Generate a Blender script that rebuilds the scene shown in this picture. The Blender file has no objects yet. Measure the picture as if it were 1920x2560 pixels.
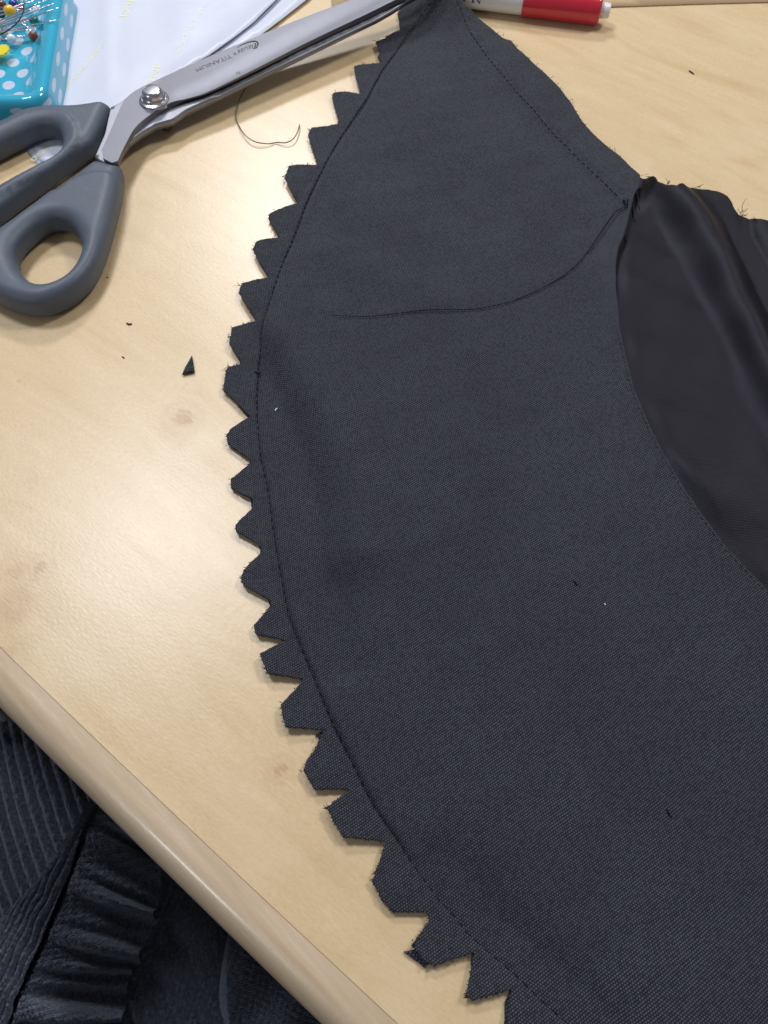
import bpy, math, random
import numpy as np
from mathutils import Vector
from mathutils.geometry import delaunay_2d_cdt
random.seed(7); rng = np.random.default_rng(7)
S = bpy.context.scene; COL = S.collection

# ------------------------------------------------------------------ camera
TILT = math.radians(28.0); CH = 0.215; FPX = 1940.0
cam = bpy.data.cameras.new('camera'); camo = bpy.data.objects.new('camera', cam); COL.objects.link(camo)
camo.location = (0, 0, CH); camo.rotation_euler = (TILT, 0, 0)
cam.sensor_fit = 'VERTICAL'; cam.sensor_height = 36.0; cam.lens = FPX/2560*36
cam.clip_start = 0.005; cam.clip_end = 20
cam.dof.use_dof = True; cam.dof.focus_distance = 0.250; cam.dof.aperture_fstop = 34
S.camera = camo
S.render.resolution_x = 768; S.render.resolution_y = 1024

# ------------------------------------------------------------------ room light: ceiling panels
w = bpy.data.worlds.new("World"); S.world = w; w.use_nodes = True
bg = w.node_tree.nodes['Background']; bg.inputs[0].default_value = (0.90, 0.93, 1.0, 1); bg.inputs[1].default_value = 0.18
def area(name, loc, tgt, sx, sy, power, col):
    l = bpy.data.lights.new(name, 'AREA'); l.shape = 'RECTANGLE'; l.size = sx; l.size_y = sy; l.energy = power; l.color = col
    o = bpy.data.objects.new(name, l); COL.objects.link(o); o.location = loc
    o.rotation_euler = (Vector(tgt)-Vector(loc)).to_track_quat('-Z', 'Y').to_euler(); return o
area('ceiling_panel_light', (-0.43, 0.66, 1.16), (-.06, .01, 0), .28, .22, 7.4, (0.93, 0.95, 1.0))
area('ceiling_panel_light', (-0.18, 1.25, 0.92), (0, .1, 0), .26, .13, 7.0, (0.97, 0.98, 1.0))
area('ceiling_panel_light', (0.78, 0.70, 1.10), (0, .1, 0),   .30, .20, 8.2, (1.0, 0.98, 0.95))
area('ceiling_panel_light', (-1.50, -1.10, 1.15), (0, 0, 0), .34, .22, 4.8, (0.97, 0.98, 1.0))
S.view_settings.view_transform = 'Standard'; S.view_settings.look = 'None'
S.view_settings.exposure = 0.0; S.view_settings.gamma = 1.0

# ------------------------------------------------------------------ helpers
ct, st = math.cos(TILT), math.sin(TILT)
def P(px, py, z=0.0):
    u = (px-960)/FPX; v = (1280-py)/FPX
    d = (u, v*ct+st, v*st-ct); s = (z-CH)/d[2]
    return Vector((d[0]*s, d[1]*s, z))
def Pn(pts, z=0.0):
    a = np.asarray(pts, float); u = (a[:,0]-960)/FPX; v = (1280-a[:,1])/FPX
    s = (z-CH)/(v*st-ct); return np.stack([u*s, (v*ct+st)*s], 1)
def place(pts, H):                       # where a traced outline lies on a surface of height H
    z = np.zeros(len(pts))
    for _ in range(6):
        xy = Pn(pts, z); z = H(xy)
    return Pn(pts, z)
def smooth(pts, it=1, closed=False):
    p = np.asarray(pts, float)
    for _ in range(it):
        q = np.roll(p, -1, 0) if closed else p[1:]
        a = p if closed else p[:-1]
        r = np.empty((2*len(a), p.shape[1])); r[0::2] = .75*a+.25*q; r[1::2] = .25*a+.75*q
        p = r if closed else np.vstack([p[:1], r, p[-1:]])
    return p
def dens(p, step, closed=True, jit=0.0):
    p = np.asarray(p, float); out = []
    n = len(p)
    for i in range(n if closed else n-1):
        a, b = p[i], p[(i+1) % n]; L = np.hypot(*(b-a)[:2]); k = max(1, int(round(L/step)))
        for j in range(k):
            q = a+(b-a)*j/k
            if jit: q = q + rng.normal(0, jit, len(q))*(1 if j else .4)
            out.append(q)
    if not closed: out.append(p[-1])
    return np.array(out)
def pdist(xy, line, closed=False):       # distance, signed side, arc position
    xy = np.asarray(xy, float); a = np.asarray(line, float); b = np.roll(a, -1, 0) if closed else a[1:]
    if not closed: a = a[:-1]
    ab = b-a; L2 = (ab**2).sum(1)+1e-18; cum = np.concatenate([[0], np.cumsum(np.sqrt(L2))[:-1]])
    D = np.empty(len(xy)); SD = np.empty(len(xy)); AR = np.empty(len(xy))
    for s in range(0, len(xy), 4000):
        q = xy[s:s+4000]; t = ((q[:,None,:]-a[None])*ab[None]).sum(2)/L2; t = np.clip(t, 0, 1)
        c = a[None]+t[...,None]*ab[None]; d = np.hypot(q[:,None,0]-c[...,0], q[:,None,1]-c[...,1])
        k = d.argmin(1); r = np.arange(len(q)); D[s:s+4000] = d[r, k]
        e = q-a[k]; SD[s:s+4000] = np.sign(ab[k,0]*e[:,1]-ab[k,1]*e[:,0]); AR[s:s+4000] = cum[k]+t[r,k]*np.sqrt(L2[k])
    return D, SD, AR
def inside(xy, poly):
    x, y = xy[:,0], xy[:,1]; c = np.zeros(len(xy), bool); n = len(poly)
    for i in range(n):
        x1, y1 = poly[i]; x2, y2 = poly[i-1]
        m = ((y1 > y) != (y2 > y)); 
        if m.any(): c ^= m & (x < (x2-x1)*(y-y1)/((y2-y1) if y2 != y1 else 1e-12)+x1)
    return c
def ss(x, a, b):
    t = np.clip((x-a)/(b-a), 0, 1); return t*t*(3-2*t)
def mk(name, verts, faces, mat=None, parent=None, smoothf=True, mats=None, fm=None):
    me = bpy.data.meshes.new(name); me.from_pydata([tuple(map(float, v)) for v in verts], [], [tuple(map(int, f)) for f in faces]); me.update()
    o = bpy.data.objects.new(name, me); COL.objects.link(o)
    if mats:
        for m in mats: me.materials.append(m)
        if fm is not None: me.polygons.foreach_set('material_index', list(map(int, fm)))
    elif mat: me.materials.append(mat)
    if smoothf: me.polygons.foreach_set('use_smooth', [True]*len(me.polygons))
    if parent is not None: o.parent = parent
    return o
def tag(o, label=None, cat=None, group=None, kind=None):
    if label: o['label'] = label
    if cat: o['category'] = cat
    if group: o['group'] = group
    if kind: o['kind'] = kind
    return o
def thing(name, label, cat, loc=(0, 0, 0), group=None):
    o = bpy.data.objects.new(name, None); COL.objects.link(o); o.empty_display_size = .005
    o.location = loc; tag(o, label, cat, group); return o
def adopt(root):                          # children are modelled in world space; the root sits at the thing's base
    off = Vector(root.location)
    for c in root.children: 
        c.matrix_parent_inverse.identity(); c.location = -off
def slab(name, outer, holes, ztop, zbot, mat, parent=None, sp=.001, rings=(), lines=(), hrings=None):
    loops = [np.asarray(outer)]+[np.asarray(h) for h in holes]
    V = []; E = []
    for L in loops:
        b = len(V); n = len(L); V += [tuple(p) for p in L]; E += [(b+i, b+(i+1) % n) for i in range(n)]
    nb = len(V); extra = []
    def ok(q, m):
        k = inside(q, loops[0])
        for h in loops[1:]: k &= ~inside(q, h)
        q = q[k]
        if len(q) == 0: return q
        dm = np.full(len(q), 1e9)
        for L in loops: dm = np.minimum(dm, pdist(q, L, True)[0])
        return q[dm > m]
    for li, L in enumerate(loops):
        t = np.roll(L, -1, 0)-np.roll(L, 1, 0); n_ = np.stack([-t[:,1], t[:,0]], 1)/(np.hypot(t[:,0], t[:,1])[:,None]+1e-12)
        for r in rings:
            for s in (1, -1):
                q = ok(L+n_*r*s, r*.9)
                if len(q): extra.append(q)
    prot = list(extra)
    for L, offs in lines:
        L = np.asarray(L); t = np.gradient(L, axis=0); n_ = np.stack([-t[:,1], t[:,0]], 1)/(np.hypot(t[:,0], t[:,1])[:,None]+1e-12)
        for r in offs:
            q = ok(L+n_*r, .0002)
            if len(q): extra.append(q)
    lo = loops[0].min(0); hi = loops[0].max(0)
    gx = np.arange(lo[0], hi[0], sp); gy = np.arange(lo[1], hi[1], sp*.866)
    X, Y = np.meshgrid(gx, gy); X = X + (np.arange(len(gy)) % 2)[:,None]*sp*.5
    q = np.stack([X.ravel(), Y.ravel()], 1)+rng.normal(0, sp*.08, (X.size, 2))
    q = ok(q, max([sp*.55]+[r*1.0 for r in rings]))
    if len(q) and lines:
        dm = np.full(len(q), 1e9)
        for L, offs in lines: dm = np.minimum(dm, pdist(q, L)[0])
        q = q[dm > max(offs)*1.05]
    extra.append(q)
    A = np.vstack([np.array(V)]+extra)
    sc = 1000.0; nl = len(loops)
    r = delaunay_2d_cdt([Vector(p) for p in (A*sc)], E, [], 1, 1e-5)
    xy = np.array([(v.x, v.y) for v in r[0]])/sc; F = [list(f) for f in r[2]]
    # orient, keep used
    used = sorted({i for f in F for i in f}); mp = {u: i for i, u in enumerate(used)}; xy = xy[used]
    F = [[mp[i] for i in f] for f in F]
    G = []
    for f in F:
        a, b, c = xy[f[0]], xy[f[1]], xy[f[2]]
        if (b[0]-a[0])*(c[1]-a[1])-(b[1]-a[1])*(c[0]-a[0]) < 0: f = f[::-1]
        G.append(f)
    if holes:
        C_ = np.array([xy[f].mean(0) for f in G]); kk = np.ones(len(G), bool)
        for h in loops[1:]: kk &= ~inside(C_, h)
        G = [f for f, q in zip(G, kk) if q]
    F = G; n = len(xy); zt = ztop(xy); zb = zbot(xy)
    verts = np.vstack([np.column_stack([xy, zt]), np.column_stack([xy, zb])])
    ed = {}
    for f in F:
        for i in range(3): ed[(f[i], f[(i+1) % 3])] = 1
    faces = list(F)+[[i+n for i in f[::-1]] for f in F]
    for (a, b) in ed:
        if (b, a) not in ed: faces.append([b, a, a+n, b+n])
    return mk(name, verts, faces, mat, parent)
def tube(V, F, pts, rad, k=6, cap=True):
    pts = [Vector(p) for p in pts]; b = len(V); n = len(pts)
    for i, p in enumerate(pts):
        t = (pts[min(i+1, n-1)]-pts[max(i-1, 0)]).normalized()
        up = Vector((0, 0, 1)) if abs(t.z) < .9 else Vector((1, 0, 0))
        s = t.cross(up).normalized(); u = s.cross(t); r = rad[i] if hasattr(rad, '__len__') else rad
        for j in range(k):
            a = 2*math.pi*j/k; V.append(p+s*math.cos(a)*r+u*math.sin(a)*r)
    for i in range(n-1):
        for j in range(k):
            F.append((b+i*k+j, b+i*k+(j+1) % k, b+(i+1)*k+(j+1) % k, b+(i+1)*k+j))
    if cap:
        F.append(tuple(b+j for j in range(k))[::-1]); F.append(tuple(b+(n-1)*k+j for j in range(k)))
def lathe(V, F, c, axis, prof, k=32):
    c = Vector(c); ax = Vector(axis).normalized(); s = ax.orthogonal().normalized(); u = ax.cross(s); b = len(V)
    for (r, h) in prof:
        for j in range(k):
            a = 2*math.pi*j/k; V.append(c+ax*h+(s*math.cos(a)+u*math.sin(a))*max(r, 1e-6))
    for i in range(len(prof)-1):
        for j in range(k): F.append((b+i*k+j, b+i*k+(j+1) % k, b+(i+1)*k+(j+1) % k, b+(i+1)*k+j))
def wob(xy, amp, wl, seed):
    r = np.random.default_rng(seed); o = np.zeros(len(xy))
    for i in range(6):
        a = r.uniform(0, 6.28); k = 6.28/(wl*r.uniform(.6, 1.6)); o += np.sin((xy[:,0]*math.cos(a)+xy[:,1]*math.sin(a))*k+r.uniform(0, 6.28))
    return o*amp/2.4

# ------------------------------------------------------------------ materials
class N:
    def __init__(s, name):
        s.m = bpy.data.materials.new(name); s.m.use_nodes = True; s.t = s.m.node_tree; s.b = s.t.nodes['Principled BSDF']
    def n(s, ty, **kw):
        x = s.t.nodes.new(ty)
        for k, v in kw.items():
            if k.startswith('i_'): 
                key = k[2:]; x.inputs[int(key) if key.isdigit() else key.replace('_', ' ')].default_value = v
            else: setattr(x, k, v)
        return x
    def l(s, a, b): s.t.links.new(a, b)
    def math(s, op, a, b=None, c=None):
        x = s.n('ShaderNodeMath', operation=op)
        for i, v in enumerate((a, b, c)):
            if v is None: continue
            if isinstance(v, (int, float)): x.inputs[i].default_value = v
            else: s.l(v, x.inputs[i])
        return x.outputs[0]
    def mix(s, f, a, b, mode='MIX'):
        x = s.n('ShaderNodeMix', data_type='RGBA', blend_type=mode)
        for i, v in ((0, f), (6, a), (7, b)):
            if isinstance(v, (int, float)): x.inputs[i].default_value = v
            elif isinstance(v, tuple): x.inputs[i].default_value = v if len(v) == 4 else v+(1,)
            else: s.l(v, x.inputs[i])
        return x.outputs[2]
    def ramp(s, f, pts):
        x = s.n('ShaderNodeValToRGB'); e = x.color_ramp.elements
        while len(e) < len(pts): e.new(.5)
        for i, (p, c) in enumerate(pts): e[i].position = p; e[i].color = c if len(c) == 4 else c+(1,)
        s.l(f, x.inputs[0]); return x.outputs[0]
    def noise(s, vec, scale, detail=3, rough=.5, dist=0):
        x = s.n('ShaderNodeTexNoise', i_Scale=scale, i_Detail=detail, i_Roughness=rough, i_Distortion=dist); s.l(vec, x.inputs['Vector']); return x.outputs[0]
    def pos(s): return s.n('ShaderNodeNewGeometry').outputs['Position']
    def map(s, v, rot=0, sc=(1, 1, 1), loc=(0, 0, 0)):
        r = s.n('ShaderNodeMapping'); r.inputs['Rotation'].default_value = (0, 0, rot); s.l(v, r.inputs[0])
        q = s.n('ShaderNodeMapping'); q.inputs['Scale'].default_value = sc; q.inputs['Location'].default_value = loc; s.l(r.outputs[0], q.inputs[0]); return q.outputs[0]
    def bump(s, h, dist, strength=1.0, prev=None):
        x = s.n('ShaderNodeBump'); x.inputs['Distance'].default_value = dist; x.inputs['Strength'].default_value = strength; s.l(h, x.inputs['Height'])
        if prev is not None: s.l(prev, x.inputs['Normal'])
        return x.outputs[0]
    def set(s, **kw):
        for k, v in kw.items():
            i = s.b.inputs[k.replace('_', ' ')]
            if isinstance(v, (int, float)): i.default_value = v
            elif isinstance(v, tuple): i.default_value = v[:3] if i.type == 'VECTOR' else (v if len(v) == 4 else v+(1,))
            else: s.l(v, i)
        return s
def plain(name, col, rough=.5, metal=0.0, **kw):
    a = N(name); a.set(Base_Color=col, Roughness=rough, Metallic=metal, **kw)
    tc = a.pos(); nz = a.noise(tc, 900, 3); a.set(Normal=a.bump(nz, .00004, .6)); return a.m

def wood_mat():
    a = N('maple_veneer'); p = a.pos()
    g = a.map(p, math.radians(38), (1, 5.0, 1))          # grain runs down to the right
    big = a.noise(g, 11, 5, .60, 1.6); mid = a.noise(g, 60, 4, .6, .3); fine = a.noise(a.map(p, math.radians(38), (1, 3.2, 1)), 520, 3, .65)
    c = a.ramp(big, [(.28, (.590, .428, .235)), (.45, (.655, .497, .295)), (.60, (.682, .523, .320)), (.75, (.72, .565, .37))])
    c = a.mix(a.math('MULTIPLY', a.math('SUBTRACT', mid, .42), .9), c, (.54, .385, .205))
    c = a.mix(a.ramp(fine, [(.35, (.30,)*3), (.62, (0,)*3)]), c, (.48, .33, .17))
    blotch = a.noise(p, 26, 3, .5); c = a.mix(a.ramp(blotch, [(.55, (0,)*3), (.78, (.55,)*3)]), c, (.71, .58, .39))
    warp = a.n('ShaderNodeTexNoise', i_Scale=190.0, i_Detail=4.0, i_Roughness=.65); a.l(g, warp.inputs['Vector'])
    wv = a.n('ShaderNodeVectorMath', operation='MULTIPLY_ADD'); a.l(warp.outputs['Color'], wv.inputs[0]); wv.inputs[1].default_value = (.0075, .0075, 0); a.l(p, wv.inputs[2])
    for (kx, ky, r, s) in ((456, 1046, .0068, .7), (470, 1054, .0026, .8), (700, 1925, .0036, .55), (105, 1415, .0040, .6), (40, 1430, .0060, .35), (30, 1520, .0130, .4), (12, 1640, .006, .3), (450, 1110, .003, .3), (80, 1200, .005, .12)):
        q = P(kx, ky); dv = a.n('ShaderNodeVectorMath', operation='DISTANCE'); a.l(wv.outputs[0], dv.inputs[0]); dv.inputs[1].default_value = (q.x+.00375, q.y+.00375, .0)
        d = a.math('DIVIDE', dv.outputs['Value'], r); ring = a.math('MULTIPLY', a.math('ADD', a.math('SINE', a.math('MULTIPLY', d, 7.0)), 1.6), .38)
        fall = a.n('ShaderNodeMapRange', interpolation_type='SMOOTHSTEP'); fall.inputs[1].default_value = .15; fall.inputs[2].default_value = 1.5; fall.inputs[3].default_value = s; fall.inputs[4].default_value = 0; a.l(d, fall.inputs[0])
        c = a.mix(a.math('MULTIPLY', fall.outputs[0], ring), c, (.40, .225, .095))
    for (kx, ky, r, s) in ((45, 953, .0011, .75), (58, 962, .0016, .3), (460, 964, .0012, .35), (1280, 160, .0005, .6), (1330, 100, .0004, .3)):   # smudges
        q = P(kx, ky); dv = a.n('ShaderNodeVectorMath', operation='DISTANCE'); a.l(wv.outputs[0], dv.inputs[0]); dv.inputs[1].default_value = (q.x+.00375, q.y+.00375, 0)
        fall = a.n('ShaderNodeMapRange'); fall.inputs[1].default_value = 0; fall.inputs[2].default_value = r; fall.inputs[3].default_value = s; fall.inputs[4].default_value = 0; a.l(dv.outputs['Value'], fall.inputs[0])
        c = a.mix(a.math('MULTIPLY', fall.outputs[0], a.ramp(fine, [(.3, (1,)*3), (.6, (.1,)*3)])), c, (.16, .14, .12))
    vor = a.n('ShaderNodeTexVoronoi', i_Scale=700.0); a.l(a.map(p, math.radians(38), (1, 1.8, 1)), vor.inputs['Vector'])
    b = a.bump(fine, .00005, .7); b = a.bump(vor.outputs[0], .000025, .5, b)
    a.set(Base_Color=c, Roughness=.33, Specular_IOR_Level=.66, Normal=b); return a.m
def band_mat():
    a = N('beech_edge_band'); p = a.pos(); g = a.map(p, math.radians(45), (1, 14, 1))
    n1 = a.noise(g, 26, 4, .6); n2 = a.noise(g, 260, 3, .6)
    c = a.ramp(n1, [(.3, (.50, .385, .25)), (.5, (.575, .45, .31)), (.7, (.64, .515, .375))]); c = a.mix(a.math('MULTIPLY', n2, .35), c, (.44, .31, .19))
    g2 = a.map(p, math.radians(45), (8, 1, 1)); n3 = a.noise(g2, 700, 2)
    a.set(Base_Color=c, Roughness=.27, Specular_IOR_Level=.6, Coat_Weight=.38, Coat_Roughness=.13, Normal=a.bump(n3, .00007, .8, a.bump(n2, .00006, .6))); return a.m
def wool_mat(name='wool_suiting', rot=35, pitch=.00066, base=.63):
    a = N(name); p = a.pos()
    w_ = a.n('ShaderNodeTexNoise', i_Scale=14.0, i_Detail=2.0); a.l(p, w_.inputs['Vector'])
    wv = a.n('ShaderNodeVectorMath', operation='MULTIPLY_ADD'); a.l(w_.outputs['Color'], wv.inputs[0]); wv.inputs[1].default_value = (.0045, .0045, 0); a.l(p, wv.inputs[2])
    m = a.map(wv.outputs[0], math.radians(-rot), (1/pitch, 1/pitch, 1)); s = a.n('ShaderNodeSeparateXYZ'); a.l(m, s.inputs[0]); u, v = s.outputs[0], s.outputs[1]
    row = a.math('FLOOR', v); fv = a.math('SUBTRACT', v, row)
    uu = a.math('ADD', u, a.math('MULTIPLY', row, .5)); fu = a.math('FRACT', uu); cu = a.math('FLOOR', uu)
    hv = a.math('SINE', a.math('MULTIPLY', fv, math.pi)); hu = a.math('SINE', a.math('MULTIPLY', fu, math.pi))
    h = a.math('MULTIPLY', a.math('POWER', hv, .8), a.math('POWER', hu, .7))
    cell = a.n('ShaderNodeCombineXYZ'); a.l(cu, cell.inputs[0]); a.l(row, cell.inputs[1]); wn = a.n('ShaderNodeTexWhiteNoise'); a.l(cell.outputs[0], wn.inputs[0])
    fib = a.noise(p, 4200, 2); 
    hh = a.math('ADD', a.math('MULTIPLY', h, a.math('ADD', a.math('MULTIPLY', wn.outputs[0], .5), .75)), a.math('MULTIPLY', fib, .35))
    blot = a.noise(p, 24, 4, .6); lv = a.math('ADD', a.math('MULTIPLY', blot, .70), .65)
    c = a.ramp(hh, [(.16, (.0010*base, .0013*base, .0024*base)), (.58, (.0225*base, .0240*base, .0345*base)), (1.0, (.098*base, .104*base, .138*base))])
    c = a.mix(1.0, c, a.n('ShaderNodeCombineColor').outputs[0], 'MIX') if False else c
    mm = a.n('ShaderNodeVectorMath', operation='SCALE'); a.l(c, mm.inputs[0]); a.l(lv, mm.inputs['Scale'])
    fz = a.noise(p, 1500, 2)
    spk = a.n('ShaderNodeTexVoronoi', i_Scale=150.0); a.l(p, spk.inputs['Vector'])
    c2 = a.mix(a.math('MULTIPLY', a.math('LESS_THAN', spk.outputs[0], .030), .16), mm.outputs[0], (.30, .32, .36))
    a.set(Base_Color=c2, Roughness=.80, Specular_IOR_Level=.22, Sheen_Weight=.11, Sheen_Roughness=.45, Sheen_Tint=(.86, .92, 1, 1), Normal=a.bump(fz, .00003, .5, a.bump(hh, .00012, .75)))
    return a.m
def satin_mat():
    a = N('satin_lining'); p = a.pos(); g = a.map(p, math.radians(-4), (1, 1, 1)); s = a.n('ShaderNodeSeparateXYZ'); a.l(g, s.inputs[0])
    n = a.noise(a.map(p, math.radians(-4), (1, 4, 1)), 2400, 2); r = a.math('SINE', a.math('MULTIPLY', s.outputs[1], 6.283/.00052))
    h = a.math('ADD', a.math('MULTIPLY', r, .30), n); cl = a.noise(p, 45, 4)
    col = a.ramp(a.math('ADD', cl, a.math('MULTIPLY', r, .22)), [(.3, (.0022, .0020, .0036)), (.7, (.0058, .0052, .0088))])
    a.set(Base_Color=col, Roughness=a.math('ADD', a.math('MULTIPLY', n, .24), .36), Specular_IOR_Level=.22, Specular_Tint=(.82, .80, 1, 1), Sheen_Weight=.0, Sheen_Roughness=.3, Normal=a.bump(h, .00007, .7, a.bump(a.noise(a.map(p, math.radians(35), (1, 2.5, 1)), 90, 3, .5), .0009, .10))); return a.m
def knit_mat():
    a = N('navy_knit'); p = a.pos(); n1 = a.noise(p, 750, 5, .75); n2 = a.noise(p, 2200, 3, .7); n3 = a.noise(p, 60, 3)
    c = a.ramp(n1, [(.32, (.009, .010, .016)), (.50, (.036, .040, .058)), (.70, (.14, .15, .20))]); c = a.mix(a.math('MULTIPLY', n3, .4), c, (.014, .018, .034))
    a.set(Base_Color=c, Roughness=.95, Specular_IOR_Level=.15, Sheen_Weight=.5, Sheen_Roughness=.5, Sheen_Tint=(.7, .8, 1, 1), Normal=a.bump(n2, .0003, .8, a.bump(n1, .0012, .9))); return a.m
def steel_mat(name, col, rough, stretch_rot=22):
    a = N(name); p = a.pos(); n = a.noise(a.map(p, math.radians(-stretch_rot-90), (1, 14, 1)), 700, 3, .6); m = a.noise(p, 120, 4)
    c = a.mix(a.math('MULTIPLY', m, .35), col, tuple(x*.72 for x in col))
    a.set(Base_Color=c, Metallic=.92, Roughness=a.math('ADD', a.math('MULTIPLY', n, .22), rough), Normal=a.bump(n, .00002, .5)); return a.m
def handle_mat():
    a = N('grey_handle_plastic'); p = a.pos(); n = a.noise(p, 1400, 3); sc = a.noise(a.map(p, .9, (1, 26, 1)), 180, 4, .75); wear = a.noise(p, 70, 4, .6)
    k = a.math('MULTIPLY', a.ramp(sc, [(.58, (0,)*3), (.66, (1,)*3)]), a.ramp(wear, [(.48, (0,)*3), (.62, (.7,)*3)]))
    c = a.mix(k, (.082, .100, .135), (.24, .27, .32))
    a.set(Base_Color=c, Roughness=.50, Specular_IOR_Level=.40, Normal=a.bump(n, .00005, .5)); return a.m
def tin_mat():
    a = N('turquoise_dotted_enamel'); uv = a.n('ShaderNodeUVMap', uv_map='net').outputs[0]; s = a.n('ShaderNodeSeparateXYZ'); a.l(uv, s.inputs[0]); u, v = s.outputs[0], s.outputs[1]
    row = a.math('FLOOR', v); sg = a.n('ShaderNodeAttribute', attribute_name='stagger').outputs['Fac']; vs = a.n('ShaderNodeAttribute', attribute_name='vstretch').outputs['Fac']
    uu = a.math('ADD', u, a.math('MULTIPLY', a.math('MULTIPLY', row, 0.5), sg))
    fu = a.math('SUBTRACT', a.math('FRACT', uu), .5); fv = a.math('MULTIPLY', a.math('SUBTRACT', a.math('FRACT', v), .5), vs)
    d = a.math('SQRT', a.math('ADD', a.math('MULTIPLY', fu, fu), a.math('MULTIPLY', fv, fv)))
    k = a.n('ShaderNodeMapRange'); k.inputs[1].default_value = .265; k.inputs[2].default_value = .245; a.l(d, k.inputs[0])
    at = a.n('ShaderNodeAttribute', attribute_name='dots'); kk = a.math('MULTIPLY', k.outputs[0], at.outputs['Fac'])
    sky = (.030, .400, .600)
    c = a.mix(kk, sky, (.55, .62, .78)); nz = a.noise(a.pos(), 300, 2)
    a.set(Base_Color=c, Roughness=.09, Specular_IOR_Level=.6, Coat_Weight=.6, Coat_Roughness=.04, Normal=a.bump(nz, .00006, .25)); return a.m
def paper_mat():
    a = N('white_backing_paper'); p = a.pos(); n = a.noise(p, 50, 3); f = a.noise(p, 1800, 2)
    spk = a.n('ShaderNodeTexVoronoi', i_Scale=48.0); a.l(p, spk.inputs['Vector'])
    c = a.mix(a.math('MULTIPLY', n, .5), (.60, .63, .74), (.54, .58, .70)); c = a.mix(a.math('MULTIPLY', a.math('LESS_THAN', spk.outputs[0], .016), .7), c, (.2, .2, .22))
    a.set(Base_Color=c, Roughness=.42, Normal=a.bump(n, .0012, .35, a.bump(f, .00002, .4))); return a.m
M_wood = wood_mat(); M_band = band_mat(); M_wool = wool_mat(); M_scrap = wool_mat('wool_suiting_scrap', 70, .0009, .6); M_satin = satin_mat(); M_knit = knit_mat()
M_steel = steel_mat('brushed_steel', (.215, .215, .245), .42); M_steel2 = steel_mat('lower_blade_steel', (.33, .33, .38), .34); M_handle = handle_mat(); M_tin = tin_mat(); M_paper = paper_mat()
M_chrome = plain('chrome', (.60, .60, .65), .24, 1.0); M_thread = plain('black_thread', (.006, .006, .008), .9, Specular_IOR_Level=.1); M_fray = plain('frayed_fibre', (.018, .020, .028), .8)
M_curl = plain('taupe_thread', (.085, .070, .050), .6); M_white = plain('white_plastic', (.74, .76, .80), .28); M_red = plain('red_plastic', (.56, .020, .045), .20, Coat_Weight=.4, Coat_Roughness=.08)
M_plug = plain('translucent_white_plastic', (.74, .77, .74), .35, Subsurface_Weight=.3, Subsurface_Radius=(.004, .004, .004)); M_ink = plain('black_print', (.012, .012, .014), .5)
M_engrave = plain('laser_etched_mark', (.07, .068, .08), .6, .0); M_yprint = plain('pale_yellow_print', (.74, .74, .42), .5); M_fprint = plain('faint_cream_print', (.76, .75, .72), .5)
M_brown = plain('plain_brown', (.46, .28, .16), .75); M_lint = plain('white_lint', (.75, .76, .78), .7); M_pinsteel = plain('pin_steel', (.72, .72, .74), .16, 1.0)
M_floor = plain('near_black_floor', (.012, .012, .016), .9)  # near-black colour paints in the darkness of the deep gap beside the sweater

# ------------------------------------------------------------------ table
seam_px = [(0, 1617), (214, 1823), (343, 1946), (503, 2098), (602, 2193), (814, 2391), (880, 2452), (996, 2560)]
sw = Pn(seam_px); c0 = np.polyfit(sw[:,0], sw[:,1], 2)
xs = np.linspace(-.13, .045, 60); path = np.stack([xs, np.polyval(c0, xs)], 1)
d0 = path[0]-path[1]; d0 /= np.hypot(*d0); d1 = path[-1]-path[-2]; d1 /= np.hypot(*d1)
path = np.vstack([path[0]+d0*.6, path[0]+d0*.2, path, path[-1]+d1*.2, path[-1]+d1*.5])
table = thing('work_table', 'pale maple work table with a rounded lighter wood edge, under the scissors and cloth', 'table', (0, .2, 0))
tn = len(path); top = [(*p, 0) for p in path]; far = [(p[0]+.9, p[1]+.9, 0) for p in path]
mk('tabletop', top+far, [(i, i+1, tn+i+1, tn+i) for i in range(tn-1)], M_wood, table, False)
tg = np.gradient(path, axis=0); nr = np.stack([tg[:,1], -tg[:,0]], 1)/np.hypot(tg[:,0], tg[:,1])[:,None]
if nr[30].sum() > 0: nr = -nr
R = .0088; prof = [(0.00012, -.0006), (.00016, -.00010), (.00022, -.00004)]+[(.0032*t, -.00004-.00004*t) for t in (.3, .7, 1)]
prof += [(.0032+R*math.sin(a), -R+R*math.cos(a)) for a in np.linspace(.12, math.pi/2, 14)]
prof += [(.0032+R, -.012)]+[(.0032+R*math.cos(a), -.012-R*math.sin(a)) for a in np.linspace(.15, math.pi/2, 10)]+[(-.02, -.0208)]
bv = []; bf = []; m = len(prof)
for p, n_ in zip(path, nr): bv += [(p[0]+n_[0]*o, p[1]+n_[1]*o, z) for o, z in prof]
bf = [(i*m+j, (i+1)*m+j, (i+1)*m+j+1, i*m+j+1) for i in range(tn-1) for j in range(m-1)]
mk('edge_band', bv, bf, M_band, table).data.set_sharp_from_angle(angle=math.radians(40))
V, F = [], []; tube(V, F, [(p[0]+n_[0]*.00006, p[1]+n_[1]*.00006, -.00012) for p, n_ in zip(path, nr)], .00012, 6)
mk('edge_seam', V, F, plain('brown_glue_line', (.30, .19, .11), .7), table)
mk('underside', [(*p, -.0208) for p in path-nr*.0]+[(p[0]+.9, p[1]+.9, -.0208) for p in path], [(i, tn+i, tn+i+1, i+1) for i in range(tn-1)], M_band, table, False)
adopt(table)
fl = mk('floor', [(-3, -3, -.75), (3, -3, -.75), (3, 3, -.75), (-3, 3, -.75)], [(0, 1, 2, 3)], M_floor, None, False); tag(fl, kind='structure')

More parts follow.
